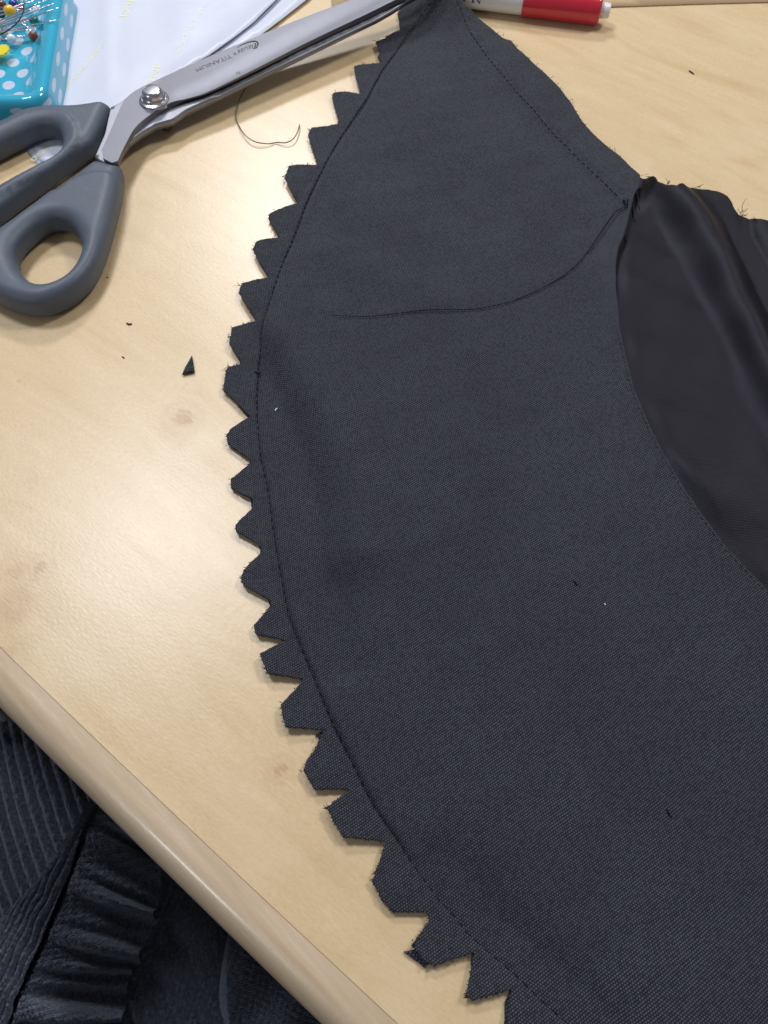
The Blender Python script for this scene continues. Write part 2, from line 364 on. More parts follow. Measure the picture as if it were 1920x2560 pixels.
# ------------------------------------------------------------------ garment
outl = [(1039, 0), (1035, 3), (1016, 11), (1002, 21), (995, 30), (994, 34), (998, 52), (999.5, 70), (998, 77), (988, 79), (975, 85), (963, 92), (950, 100), (940, 103), (945, 116), (950, 135), (948, 142), (951, 150), (950, 157.5),
 (906.6, 160), (885, 165), (887, 179), (892, 197), (899, 226), (901, 234.5), (888.5, 232.7), (870, 229), (849, 229), (836, 231), (832, 234.5), (830, 242.6), (836, 264), (843, 286), (847, 299), (844, 310),
 (817, 315), (778.6, 319), (770, 336), (778.6, 363.6), (787, 388.5), (794, 413), (773, 411), (745, 411), (723, 414), (711, 442.6), (726, 472), (737, 494), (745, 508), (723, 513), (695.5, 523), (673, 534), (671, 545), (684, 569), (701, 593),
 (681.6, 595), (657, 598), (641, 603), (632, 622), (641, 643), (657, 668.5), (673, 693.5), (645, 697), (605, 708), (597, 731.5), (623, 773), (643, 801), (620, 806), (579, 819), (577, 834), (573, 859), (595, 891), (604, 908), (612.6, 907),
 (573, 916), (563.6, 928), (561, 950), (558, 975.5), (581.6, 996), (604, 1020), (626, 1040.6), (604, 1053), (576, 1072.5), (565.5, 1088), (569, 1108.5), (601, 1132), (630, 1153), (604, 1176), (577, 1198), (577, 1219), (606.5, 1235.6), (631.5, 1246.7), (631.5, 1270),
 (609, 1291), (589, 1312), (590, 1328.5), (623, 1346.5), (651, 1363), (654, 1381), (631.5, 1400.6), (608, 1425.5), (602, 1445), (608, 1463), (637, 1478), (673, 1497.6), (678, 1511.5), (662, 1531), (633.7, 1564), (640, 1586), (678.6, 1593), (714.7, 1601.6),
 (684, 1615.5), (649, 1634), (662, 1671), (669.7, 1684), (710, 1689.5), (758.6, 1698), (740.6, 1720.5), (701, 1763), (707, 1796), (714, 1817), (764.7, 1821.5), (811, 1824.5), (806, 1834), (800, 1848.6), (783, 1880), (764.7, 1904), (758.6, 1927), (773.7, 1952.6), (787, 1973.7), (831, 1973), (876, 1973.7),
 (849, 1992), (816, 2019), (837, 2058), (858, 2094), (906, 2097), (963.6, 2105), (950.5, 2148), (928.6, 2202.6), (949, 2235.5), (952, 2248), (983.4, 2281), (1030.5, 2281), (1065, 2281), (1074, 2298), (1055.5, 2326.5), (1032, 2358), (1036.7, 2373.5), (1065, 2406), (1087, 2416), (1131, 2398.6), (1185.6, 2383),
 (1181, 2408), (1171.5, 2458), (1165, 2489.5), (1181, 2502), (1225, 2488), (1279.7, 2473), (1273, 2505), (1269, 2560), (1262, 2640)]
outr_top = [(1110, -62), (1153, 0), (1176, 23), (1207, 54), (1238, 79), (1261, 96.5), (1278, 101), (1292, 119.6), (1330, 154), (1369, 189), (1400, 220), (1427, 254.6), (1454, 301), (1477, 328), (1508, 357), (1546, 386), (1585, 424), (1601, 438)]
lin_seam = [(1601, 438), (1597, 467.5), (1586, 483), (1578, 518), (1570, 550), (1562, 581.6), (1546, 618.7), (1539.7, 656), (1539.7, 725), (1546, 778), (1551.6, 831), (1568, 904), (1585, 974), (1626.6, 1069), (1658, 1132), (1702.5, 1208), (1753, 1284), (1816.5, 1369.6), (1880, 1436), (1920, 1477), (2050, 1600), (2200, 1740)]
seamL = [(1150, -60), (1094, 0), (1069, 20), (1050, 47), (1035, 69), (1019, 91), (1002, 114), (988, 135), (967, 163), (950, 186.5), (934.5, 216), (922, 241), (911, 259), (875.7, 311), (845, 355), (817.4, 405), (792.5, 452), (764.8, 510.5), (751, 546.5), (737, 588), (713, 645), (693, 695.5), (676, 751), (662, 795), (655, 839.6), (652, 875.7), (646.7, 911.7), (644.8, 945), (642, 986.5), (642.6, 1042), (646.7, 1097), (653, 1153), (662, 1190), (673, 1242.6), (681.4, 1312), (691, 1375.7), (703.6, 1445), (717.4, 1522.6), (734, 1575), (756, 1628), (794.8, 1720.6), (825, 1793), (855, 1856), (888, 1922.5), (918.4, 1985.8), (945.5, 2034), (981.7, 2085), (1018, 2141), (1052, 2188.5), (1093, 2245), (1137, 2292), (1168, 2333), (1209, 2370), (1250, 2405), (1297, 2445.6), (1350, 2499), (1400, 2543), (1480, 2610), (1560, 2680)]
seamR = [(1100, -50), (1130, 0), (1153, 35), (1176, 81), (1207, 127), (1241.6, 170), (1276, 212), (1307, 247), (1346, 289), (1384, 336), (1423, 374), (1461.5, 413), (1500, 447.5), (1531, 478), (1555, 500)]
thr = [(1568.5, 521), (1546, 525.5), (1529.6, 540), (1517, 560), (1501, 583), (1488, 603), (1467, 635), (1435, 672), (1397, 700), (1324, 739), (1262, 762), (1194.7, 776), (1117, 777.8), (1049.6, 777.8), (987, 788), (930, 794), (870, 794), (826, 790.7)]
wpx = lambda l, z=.002: Pn(l, z)
W_sL = smooth(wpx(seamL), 1); W_sR = smooth(wpx(seamR), 1); W_thr = smooth(wpx(thr), 2); W_lin = wpx(lin_seam)
val1 = smooth(wpx([(655, 880), (690, 1010), (735, 1130), (775, 1260), (800, 1400), (830, 1540), (860, 1660)]), 2)
rid1 = smooth(wpx([(700, 860), (790, 960), (860, 1090), (890, 1230), (900, 1380)]), 2)
val2 = smooth(wpx([(1120, 2210), (1240, 2340), (1330, 2430), (1420, 2530), (1500, 2620)]), 2)
val3 = smooth(wpx([(1000, 430), (1080, 560), (1140, 690)]), 2)
rid2 = smooth(wpx([(830, 640), (960, 700), (1100, 740)]), 2)
teethc = np.array([(970, 60), (930, 130), (900, 190), (860, 270), (810, 350), (750, 440), (710, 545), (670, 630), (630, 735), (610, 850), (600, 950), (605, 1095), (615, 1210), (625, 1320), (640, 1440), (670, 1565), (690, 1650), (740, 1780), (800, 1930), (860, 2040), (990, 2230), (1080, 2350), (1200, 2450)], float); teethw = wpx(teethc)
tooth_h = rng.uniform(-.0002, .0011, len(teethc)); tooth_tx = rng.uniform(-1, 1, len(teethc))
CB = np.array(P(1128, -30, .008)[:2])
def H_wool(xy):
    xy = np.asarray(xy); z = np.full(len(xy), .0020)
    d, s, ar = pdist(xy, W_sL); right = s > 0
    z += np.where(right, .0012*(1-np.exp(-d/.0045))+.00045*np.exp(-((d-.0016)/.0012)**2), 0)
    z -= .0009*np.exp(-(d/.00042)**2)
    k = np.hypot(xy[:,None,0]-teethw[None,:,0], xy[:,None,1]-teethw[None,:,1]).argmin(1)
    out = ss(d, .001, .012)*(~right); z += out*(tooth_h[k]) + out*tooth_tx[k]*.05*np.clip(((xy-teethw[k])@np.array([.35, .94])), -.01, .01)
    z = np.where(~right, np.maximum(z, .0011-.0010*np.exp(-(d/.0006)**2)), z)
    near = np.where(right, 1.0, .0); g = lambda L, w_: np.exp(-(pdist(xy, L)[0]/w_)**2)
    z += near*(-.0030*g(val1, .0066)+.0036*g(rid1, .0105)-.0034*g(val2, .0085)-.0020*g(val3, .013)+.0016*g(rid2, .010))
    dR, sR, _ = pdist(xy, W_sR); z += -.0010*np.exp(-(dR/.00045)**2)+np.where(sR < 0, 0, 1)*0+.00035*np.exp(-((dR-.0014)/.001)**2)
    dt, st_, _ = pdist(xy, W_thr); z += np.where(st_ > 0, -.00012, .00012)*np.exp(-(dt/.006)**2)
    z += near*(wob(xy, .0006, .060, 3)+wob(xy, .00018, .016, 4))+(1-near)*wob(xy, .00015, .012, 5)
    dl, sl, _ = pdist(xy, W_lin); z += .0009*np.exp(-(dl/.007)**2)*near
    z += .0095*np.exp(-((xy-CB)**2).sum(1)/.0165**2)
    return np.maximum(z, .0007)
garment = thing('unfinished_jacket_piece', 'black woven suit cloth piece with a notched left edge and shiny lining at right', 'garment', (0.02, .1, 0))
right = outr_top+lin_seam[1:]
full = outl+[(1262, 2760), (2250, 2760)]+right[::-1]+[(1075, -60)]
fw = place(full, H_wool)
fd = dens(fw, .00075, True, .00007)
W_sLd = dens(place(seamL, H_wool), .0009, False); W_sRd = dens(place(seamR, H_wool), .0010, False)
slab('wool_panel', fd, [], H_wool, lambda q: H_wool(q)-.00085, M_wool, garment, sp=.00165, rings=(.0004,), lines=[(W_sLd, (-.0009, -.0004, 0, .0004, .0009)), (W_sRd, (-.0008, -.0003, .0001, .0004, .0008))])
# stitches along the two seams
def stitches(name, line, pitch, rad, mat, lift):
    V, F = [], []; L = dens(line, .0003, False); acc = 0; seg = []
    n = int(pitch/.0003)
    for i in range(0, len(L)-n, n):
        a, b = L[i+1], L[i+int(n*.68)]; m_ = (a+b)/2; j = rng.normal(0, .00005, 2); q = np.array([a+j, m_, b-j]); z = H_wool(q)+lift
        tube(V, F, [(q[0,0], q[0,1], z[0]-.0002), (q[0,0]*.8+q[1,0]*.2, q[0,1]*.8+q[1,1]*.2, z[0]*.8+z[1]*.2), (q[1,0], q[1,1], z[1]), (q[2,0]*.8+q[1,0]*.2, q[2,1]*.8+q[1,1]*.2, z[2]), (q[2,0], q[2,1], z[2]-.0002)], rad, 5)
    o = mk(name, V, F, mat, garment); o['kind'] = 'stuff'; return o
stitches('stitching', W_sLd, .0027, .00017, M_thread, .00016); stitches('stitching', W_sRd, .0027, .00015, M_thread, .00014)
stitches('stitching', dens(place([(x-7, y+1) for x, y in lin_seam[10:]], H_wool), .001, False), .0018, .00010, M_thread, .00002)
# thread tail lying on the cloth
T = dens(place(smooth(thr, 2), H_wool), .0012, False); zt = H_wool(T); V, F = [], []
tube(V, F, [(p[0], p[1], z+.00062+.00008*math.sin(i*.4)) for i, (p, z) in enumerate(zip(T, zt))], [.00014*(.6+.4*min(1, (len(T)-i)/25)) for i in range(len(T))], 6)
T3 = dens(place(smooth([(1568, 522), (1550, 531), (1536, 548), (1524, 566), (1507, 588), (1495, 606), (1474, 634)], 2), H_wool), .0012, False); tube(V, F, [(p[0], p[1], z+.0006) for p, z in zip(T3, H_wool(T3))], .00009, 5)
T2 = place([(1562, 505), (1556, 500), (1560, 512), (1569, 518), (1566, 508), (1570, 500)], H_wool); z2 = H_wool(T2)
tube(V, F, [(p[0], p[1], z+.0004) for p, z in zip(smooth(T2, 2), np.interp(np.linspace(0, 1, len(smooth(T2, 2))), np.linspace(0, 1, len(z2)), z2))], .00022, 5)
mk('thread_tail', V, F, M_thread, garment)
# little slips of the ply underneath
def patch(name, pts, z, mat, parent, t=.0006):
    q = dens(Pn(pts, z), .0006, True, .00004); return slab(name, q, [], lambda a: np.full(len(a), z)+wob(a, .0001, .004, 9), lambda a: np.full(len(a), z-t), mat, parent, sp=.0012)
for pts in ([(593, 888), (600, 905), (606, 912), (640, 905), (640, 880)], [(626, 1238), (629, 1273), (660, 1275), (665, 1240)], [(648, 1358), (650, 1384), (680, 1385), (680, 1360)], [(668, 1494), (674, 1514), (700, 1515), (700, 1495)], [(789, 1836), (799, 1851), (830, 1850), (830, 1815)], [(1065, 2276), (1076, 2302), (1110, 2300), (1100, 2270)],
            [(1180, 2384), (1176, 2412), (1200, 2420), (1215, 2385)], [(1276, 2474), (1262, 2507), (1257, 2700), (1330, 2700), (1330, 2480)], [(596, 1014), (622, 1046), (645, 1046), (645, 1010)], [(947, 136), (944, 142), (949, 152), (965, 160), (970, 140)]):
    patch('under_ply', pts, .0007, M_wool, garment)
# frayed ends along the cut edge
V, F = [], []
def fray(px, py, n, ln, spread, ang, H=None, z0=None):
    for i in range(n):
        a0 = ang+rng.normal(0, spread); x = px+rng.normal(0, 2.5)+3; y = py+rng.normal(0, 2.5); L = ln*rng.uniform(.4, 1.2); c = rng.normal(0, .5)
        pts = [(x, y)]
        for k in range(4): a_ = a0+c*k/3; x += math.cos(a_)*L/4; y -= math.sin(a_)*L/4; pts.append((x, y))
        z = z0 if z0 is not None else .0016
        tube(V, F, [P(qx, qy, z+.0003*j*rng.uniform(0, 1)) for j, (qx, qy) in enumerate(pts)], [.00013, .00012, .0001, .00007, .00004], 4)
for i, (x, y) in enumerate(outl[:-3]):
    nx, ny = outl[i+1][0]-x, outl[i+1][1]-y
    ang = math.atan2(-nx, -ny)+math.pi     # outwards, roughly left
    if rng.random() < .35: fray(x, y, 1, 9, .5, math.pi-.3)
for i in range(len(outl)-2):
    (x0, y0), (x1_, y1_) = outl[i], outl[i+1]; L = math.hypot(x1_-x0, y1_-y0)
    for k in range(int(L/5)):
        t = rng.random(); fray(x0+(x1_-x0)*t-1, y0+(y1_-y0)*t, 1, 6.5, .5, math.atan2(-(x1_-x0)/-L*-1, (-(y1_-y0))/L*1) if 0 else math.atan2((x1_-x0)/L, -abs(y1_-y0)/L), z0=.0013)
for (x, y, n, l) in ((775, 325, 7, 14), (834, 232, 4, 10), (600, 715, 4, 14), (575, 845, 7, 14), (568, 925, 8, 16), (560, 960, 6, 10), (795, 1839, 4, 10), (818, 2022, 6, 16), (690, 1688, 6, 9), (730, 1692, 6, 9), (1168, 2490, 12, 16), (1215, 2492, 5, 12), (1240, 2484, 4, 8), (950, 2238, 4, 10), (1032, 2362, 4, 8), (1063, 2412, 5, 10), (605, 1452, 4, 7)):
    fray(x, y, n, l, .7, math.pi+.1)
for i in range(40):                       # short fibres on the right-hand raw edge
    k = rng.integers(1, len(outr_top)-1); t = rng.random(); x = outr_top[k][0]*(1-t)+outr_top[k+1][0]*t; y = outr_top[k][1]*(1-t)+outr_top[k+1][1]*t; fray(x-2, y+3, 1, 8, .6, .8, z0=.0022)
o = mk('frayed_edge', V, F, M_fray, garment); o['kind'] = 'stuff'
# lining
ridA = smooth(wpx([(1640, 470), (1710, 540), (1775, 640), (1830, 760), (1890, 900), (1970, 1080), (2080, 1300)], 0), 2)
valB = smooth(wpx([(1640, 560), (1690, 660), (1750, 760), (1805, 850), (1860, 950), (1920, 1050), (2000, 1200)], 0), 2)
valC = smooth(wpx([(1838, 520), (1850, 590), (1880, 660), (1915, 730), (1980, 850), (2060, 1000)], 0), 2)
pufs = wpx([(1690, 1190), (1560, 700), (1860, 1180), (1640, 560), (1780, 1250)], 0)
def H_lin(xy):
    xy = np.asarray(xy); z = np.full(len(xy), .0010)
    a, sa, _ = pdist(xy, ridA); b, sb, _ = pdist(xy, valB); c, sc_, _ = pdist(xy, valC)
    z += .0080*np.exp(-(a/.0078)**2)-.0006*np.exp(-(b/.004)**2)
    z += np.where(sc_ > 0, 1, 0)*.0045*(1-np.exp(-(c/.010)**2)) - .0052*np.exp(-(c/.0042)**2)*np.exp(-((a-.012)/.02)**2)
    for p, h, r in zip(pufs, (.0022, .0009, .0012, .0006, .0006), (.0095, .007, .014, .007, .012)): z += h*np.exp(-(((xy-p)**2).sum(1))/r**2)
    z += wob(xy, .00035, .030, 21)+wob(xy, .00004, .009, 22)
    dl, sl, _ = pdist(xy, W_lin); return np.where(sl*1.0 < 0, .0007, np.maximum(.0006+(z-.0006)*ss(dl, 0, .006), .0005))
_t = pdist(np.array([P(1800, 800)[:2]]), W_lin)[1][0]
if _t < 0:
    _H0 = H_lin
    def H_lin(xy):
        xy = np.asarray(xy); z = np.full(len(xy), .0010)
        a, sa, _ = pdist(xy, ridA); b, sb, _ = pdist(xy, valB); c, sc_, _ = pdist(xy, valC)
        z += .0080*np.exp(-(a/.0078)**2)-.0006*np.exp(-(b/.004)**2)
        z += np.where(sc_ > 0, 1, 0)*.0045*(1-np.exp(-(c/.010)**2)) - .0052*np.exp(-(c/.0042)**2)*np.exp(-((a-.012)/.02)**2)
        for p, h, r in zip(pufs, (.0022, .0009, .0012, .0006, .0006), (.0095, .007, .014, .007, .012)): z += h*np.exp(-(((xy-p)**2).sum(1))/r**2)
        z += wob(xy, .00035, .030, 21)+wob(xy, .00004, .009, 22)
        dl, sl, _ = pdist(xy, W_lin); return np.where(sl > 0, .0007, np.maximum(.0006+(z-.0006)*ss(dl, 0, .006), .0005))
lin_top = [(1596, 438), (1623, 442), (1644.5, 453), (1665.7, 459.6), (1692, 463.6), (1732, 469), (1772, 474), (1798, 479.5), (1817, 489), (1827.5, 502), (1835.5, 520.6), (1846, 536.5), (1859, 542), (1878, 547), (1920, 551), (2050, 560), (2300, 570)]
lo_ = [(2300, 1800)]+[(x-35, y+12) for x, y in lin_seam[::-1][:-4]]+[(1560, 500), (1585, 462)]
lw = place(lin_top+lo_, H_lin); slab('satin_lining', dens(lw, .0008, True, .00004), [], H_lin, lambda q: H_lin(q)-.0002, M_satin, garment, sp=.0013, rings=(.0004,))
V, F = [], []
for (x, y, n, l, a_) in ((1667, 459, 5, 18, 1.45), (1740, 468, 3, 26, .45), (1848, 534, 2, 40, 1.75), (1850, 538, 5, 22, -.25), (1850, 532, 2, 16, .7), (1880, 546, 4, 16, -.1), (1610, 438, 3, 14, .3)): fray(x, y, n, l, .16, a_, z0=.004 if x < 1800 else .002)
o = mk('frayed_edge', V, F, M_fray, garment); o['kind'] = 'stuff'
V, F = [], []                              # the snipped slit beside the corner
for pts in ([(1590, 478), (1594, 500), (1597, 522)], [(1580, 508), (1585, 540), (1588, 556)], [(1562, 590), (1566, 604)]):
    q = place(pts, H_lin); tube(V, F, [(p[0], p[1], z+.0006) for p, z in zip(q, H_lin(q))], .0002, 5)
mk('lining_snip_edge', V, F, M_fray, garment)
# snags in the cloth
for (x, y, dx, dy) in ((1433, 1452, 12, 12), (1665, 2022, 14, 22)):
    V, F = [], []; q = place([(x, y), (x+dx*.5, y+dy*.6), (x+dx, y+dy)], H_wool); tube(V, F, [(p[0], p[1], z+.0001) for p, z in zip(q, H_wool(q))], [.0001, .0003, .0001], 6); mk('snag', V, F, M_thread, garment)
V, F = [], []; q = place([(637, 930), (646, 934), (652, 931)], H_wool); tube(V, F, [(p[0], p[1], z+.0006) for p, z in zip(q, H_wool(q))], [.0003, .0006, .0003], 7); mk('thread_knot', V, F, M_fray, garment)
adopt(garment)
# loose bits lying about
def scrap(label, pts, z, mat, cat='scrap'):
    o = patch('fabric_scrap', pts, z, mat, None, .0007); tag(o, label, cat); return o
scrap('small dark triangular cloth snippet lying alone on the bare table', [(480, 888), (486, 928), (455, 935), (466, 912)], .0011, M_scrap)
scrap('dark woven snippet poking out beneath the lower notched teeth', [(1009, 2379), (1040, 2373), (1085, 2395), (1066, 2415), (1062, 2419)], .0008, M_scrap)
def bit(name, label, pts, rad, mat, z, cat, H=None):
    V, F = [], []; p = smooth(pts, 2); n = len(p)
    if H is not None: q = place(p, H); pp = [(a[0], a[1], b+z) for a, b in zip(q, H(q))]
    else: pp = [P(x, y, z) for x, y in p]
    tube(V, F, pp, [rad*(.45+.55*math.sin(math.pi*(i+.5)/n)) for i in range(n)], 6); return tag(mk(name, V, F, mat), label, cat)
bit('thread_bit', 'tiny dark thread clipping on the table below the scissor handle', [(316, 807), (322, 811), (330, 809)], .0003, M_fray, .0003, 'lint')
bit('thread_bit', 'tiny dark thread clipping near the upper right corner of the table', [(1722, 176), (1728, 180), (1735, 185)], .00026, M_fray, .0003, 'lint')
bit('thread_bit', 'minute dark speck left of the triangular snippet', [(305, 891), (308, 893), (311, 895)], .00022, M_fray, .0002, 'lint')
bit('thread_bit', 'short dark hair beside the round finger loop of the scissors', [(266, 694), (269, 692), (272, 693)], .00012, M_fray, .0002, 'lint')
bit('lint_fleck', 'white lint fleck on the black cloth right of the seam', [(688, 1028), (690, 1024), (693, 1021)], .00022, M_lint, .0002, 'lint', H_wool)
bit('lint_fleck', 'white lint dot in the middle of the lower black cloth', [(1510, 1509), (1512, 1511), (1514, 1513)], .00018, M_lint, .0002, 'lint', H_wool)
V, F = [], []; cp = smooth([(622, 209), (613, 222), (603, 238), (597, 253), (593, 275), (588, 297), (596, 312), (606, 330), (618, 343), (633, 353), (650, 358), (675, 360), (692, 355), (712, 358), (728, 352), (738, 342), (746, 326), (749, 311)], 2)
tube(V, F, [P(x, y, .0004+.0012*abs(math.sin(i*.13))) for i, (x, y) in enumerate(cp)], .00022, 6)
tag(mk('loose_thread', V, F, M_curl), 'long curled loose thread on the table below the scissor blades', 'thread')

# ------------------------------------------------------------------ scissors
sci = thing('tailor_shears', 'bent steel dressmaking shears with blue-grey plastic handles, resting on the paper', 'scissors', tuple(P(383, 250, 0)))
def Pz(pts): return np.array([tuple(P(x, y, z)) for x, y, z in pts])
ZT = .0105
up_sp = [(247, 390), (275, 330), (300, 270), (310, 252), (322, 238), (345, 222), (387, 201.5), (450, 173), (520, 142), (655, 85), (758, 43.5), (877, 0), (1010, -45), (1120, -78)]
up_lo = [(1120, -62), (1060, -36), (987, 0), (919, 34), (831, 75.5), (750, 114.5), (676, 153), (595, 194), (517, 231.5), (492, 240), (469.5, 246), (440, 252), (417, 260), (397, 271), (376, 286), (356, 301), (338.5, 318), (328, 333), (321, 347), (307, 373), (290, 412)]
edge_line = Pn(up_lo[:11], ZT-.0006)
XP = P(386, 251, ZT).x
def lift(q): return .050*np.maximum(0, np.asarray(q)[:,0]-XP)
def zt_up(q):
    d = pdist(q, edge_line)[0]; return ZT-.0006*(1-ss(d, 0, .0075))+lift(q)
bl = dens(smooth(place(up_sp+up_lo, lambda q: zt_up(q)), 1, True), .0015, True)
slab('upper_blade', bl, [], zt_up, lambda q: ZT-.0022+.0011*(1-ss(pdist(q, edge_line)[0], 0, .008))+lift(q), M_steel, sci, sp=.0022, rings=(.0003,))
up_blade = sci.children[-1]; up_blade.data.set_sharp_from_angle(angle=math.radians(30))
low = [(237, 392), (262, 335), (277, 268), (300, 258), (340, 225), (387, 212), (520, 155), (700, 88), (877, 25), (1010, -20), (1100, -50), (1075, -30), (1040, -16), (1010, 0), (980, 20), (943, 41), (885, 69), (750, 135), (676, 170), (595, 210), (545, 235), (460, 275), (430, 297), (387, 309), (350, 330), (320, 352), (300, 380), (285, 420)]
ZL = .0082
lowb = dens(place(low, lambda q: ZL+lift(q)), .002, True); lo_edge = place([(1010, 0), (980, 20), (943, 41), (885, 69), (750, 135), (676, 170), (595, 210), (545, 235)], lambda q: ZL+lift(q))
slab('lower_blade', lowb, [], lambda q: ZL-.0010*(1-ss(pdist(q, lo_edge)[0], 0, .0025))+lift(q), lambda q: ZL-.0030+lift(q), M_steel2, sci, sp=.0022, rings=(.0003,))
sci.children[-1].data.set_sharp_from_angle(angle=math.radians(30))
V, F = [], []; sc0 = P(386, 251, ZT)
lathe(V, F, sc0, (0, 0, 1), [(.0001, -.002), (.0062, -.001), (.0063, .0002), (.0060, .0008), (.0052, .0011), (.0050, .0010), (.0049, .0015), (.0048, .0021), (.0045, .0024), (.0044, .0023), (.0043, .0036), (.0040, .0044), (.0032, .0049), (.0031, .0047), (.0022, .0048), (.0, .0048)], 40)
mk('pivot_screw', V, F, M_chrome, sci).data.set_sharp_from_angle(angle=math.radians(38))
V, F = [], []; lathe(V, F, P(414, 306, .0035), (0, 0, 1), [(.0, .0022), (.0020, .0022), (.0023, .0018), (.0023, -.0026), (0, -.0026)], 20); mk('stop_pin', V, F, M_steel2, sci)
# handles
def zpl(pts): return dens(np.array([tuple(P(x, y, z*.001))[:2] for x, y, z in pts]), .0012, True)
h1o = [(0, 292, 11), (28, 276, 11), (56, 263, 11), (84, 257, 11), (126, 253, 11), (182, 253, 11), (210, 250, 11), (238, 245, 11), (253, 244, 11), (264, 249, 11), (272, 259, 10), (275, 268, 9), (270, 300, 6), (262, 330, 5), (250, 363, 4), (238, 384, 4), (215, 399, 4), (180, 422, 4), (120, 466, 4), (60, 510, 4), (0, 556, 4), (-60, 596, 4), (-130, 600, 5), (-190, 560, 6), (-215, 490, 8), (-190, 410, 10), (-120, 340, 11), (-60, 312, 11)]
h1h = [(-150, 480, 4), (-100, 430, 4), (-50, 410, 4), (0, 393, 4), (28, 377, 4), (62, 361, 4), (84, 349, 4), (112, 340, 4), (140, 337, 4.5), (157, 341, 6), (160, 352, 8), (152, 368, 10), (135, 385, 10), (112, 399, 10), (90, 409, 10), (56, 427, 10), (28, 442, 10), (0, 458, 10), (-50, 488, 10), (-100, 508, 10), (-140, 505, 8)]
h2o = [(0, 559, 11), (60, 515, 11), (120, 470, 11), (180, 426, 11), (225, 392, 11), (236, 389, 11), (262, 397, 10.5), (289, 407, 10), (302, 417, 8), (308, 436, 5), (311, 452, 4), (308, 494, 3.5), (300, 536, 3), (286, 592, 3), (269, 649, 3), (252, 691, 3), (224, 730, 3), (182, 763, 3), (140, 784, 3), (106, 792, 3), (70, 789, 3), (28, 777, 3), (0, 763, 3), (-50, 738, 3), (-100, 695, 4), (-120, 650, 6), (-100, 615, 9), (-50, 590, 11)]
h2h = [(46, 663, 4.5), (54, 634, 4.5), (84, 601, 4.5), (112, 579, 4.5), (140, 568, 4.5), (168, 567, 5), (189, 576, 6.5), (202, 596, 9), (204, 618, 9.5), (193, 649, 9.5), (174, 677, 9.5), (151, 694, 9.5), (126, 705, 9.5), (98, 709, 9.5), (70, 702, 9), (53, 685, 7)]
def rnd(d, R_): d = np.clip(d, 0, R_); return R_-np.sqrt(np.maximum(R_*R_-(R_-d)**2, 0))
def handle(name, o, h, ro, rh, stepf):
    O = zpl(smooth(o, 1, True)); Hh = zpl(smooth(h, 1, True))
    def zt_(q):
        do = pdist(q, O, True)[0]; dh = pdist(q, Hh, True)[0]; z = .0120-rnd(do, ro)*.95-rnd(dh, rh)*.75
        return np.maximum(z+stepf(q, do, dh), .0045)
    def zb_(q):
        do = pdist(q, O, True)[0]; dh = pdist(q, Hh, True)[0]; return np.minimum(.0010+rnd(do, .0028)*.9+rnd(dh, .0030)*.9, .0043)
    return slab(name, O, [Hh], zt_, zb_, M_handle, sci, sp=.0013, rings=(.00012, .0005, .0011))
c1 = P(218, 560, .011)[:2]; rr = (Vector(P(218, 433, .011)[:2])-Vector(c1)).length
def rx(q): 
    dx = (q[:,0]-c1[0])*1.0; dy = (q[:,1]-c1[1]); e = P(345, 560, .011)[0]-c1[0]; return np.hypot(dx/e, dy/rr)
handle('handle', h2o, h2h, .0048, .0060, lambda q, do, dh: -.0010*ss(rx(q), .99, 1.015)*(q[:,1] > P(218, 475, .011)[1]))
handle('handle', h1o, h1h, .0042, .0058, lambda q, do, dh: -.0008*ss(dh, .0062, .0068)+.0002*np.exp(-((dh-.0060)/.0006)**2))
# lettering etched in the blade (upside down in the picture)
def text_mesh(s, size):
    cu = bpy.data.curves.new('txt', 'FONT'); cu.body = s; cu.size = size; o = bpy.data.objects.new('txt', cu); COL.objects.link(o)
    dg = bpy.context.evaluated_depsgraph_get(); me = bpy.data.meshes.new_from_object(o.evaluated_get(dg)); 
    v = [tuple(x.co)[:2] for x in me.vertices]; f = [tuple(p.vertices) for p in me.polygons]
    bpy.data.objects.remove(o); bpy.data.curves.remove(cu); bpy.data.meshes.remove(me); return v, f
def put_text(V, F, s, p0, p1, capx, zf, shear=0, fit=True, xs=1.0, capscale=None):
    v, f = text_mesh(s, 1.0); a = np.array(v); wd = a[:,0].max()-a[:,0].min(); a[:,0] -= a[:,0].min(); ch = .70
    p0 = np.array(p0); p1 = np.array(p1); X = p1-p0; L = np.hypot(*X); X = X/L; Yv = np.array([-X[1], X[0]])
    sx = L/wd; sy = capx/ch; b = len(V)
    for x, y in a:
        q = p0+X*(x*sx+shear*y*sy)+Yv*y*sy; V.append((q[0], q[1], float(zf(np.array([q]))[0])+.00006))
    F += [tuple(b+i for i in ff) for ff in f]
zf = lambda q: zt_up(q)
V, F = [], []
W2 = lambda x, y, z=None: tuple(place([(x, y)], zt_up)[0])
put_text(V, F, 'TITANIUM', W2(575, 136), W2(487, 172), .0026, zf)
put_text(V, F, 'R', W2(589, 133), W2(585, 134.5), .0010, zf)
put_text(V, F, 'lauss', W2(632, 110), W2(594, 126), .0032, zf, .5)
mk('lettering', V, F, M_engrave, up_blade, False)
V, F = [], []
def arc(pts, r): 
    p = smooth(pts, 2); tube(V, F, [(*W2(x, y), float(zt_up(np.array([W2(x, y)]))[0])+.00002) for x, y in p], [r*(.4+.6*math.sin(math.pi*(i+.5)/len(p))) for i in range(len(p))], 4)
arc([(634, 122), (641, 120), (645, 112), (644, 105), (636, 103), (620, 106), (603, 113), (593, 119)], .00034); arc([(634, 122), (638, 116), (640, 110), (636, 108)], .0003)
arc([(586, 131), (590, 134), (588, 138), (584, 136), (586, 131)], .00012)
mk('maker_emblem', V, F, M_engrave, up_blade, False)
V, F = [], []; put_text(V, F, 'N', W2(598, 178), W2(590, 180), .0022, zf); mk('black_mark', V, F, M_ink, up_blade, False)
adopt(sci)

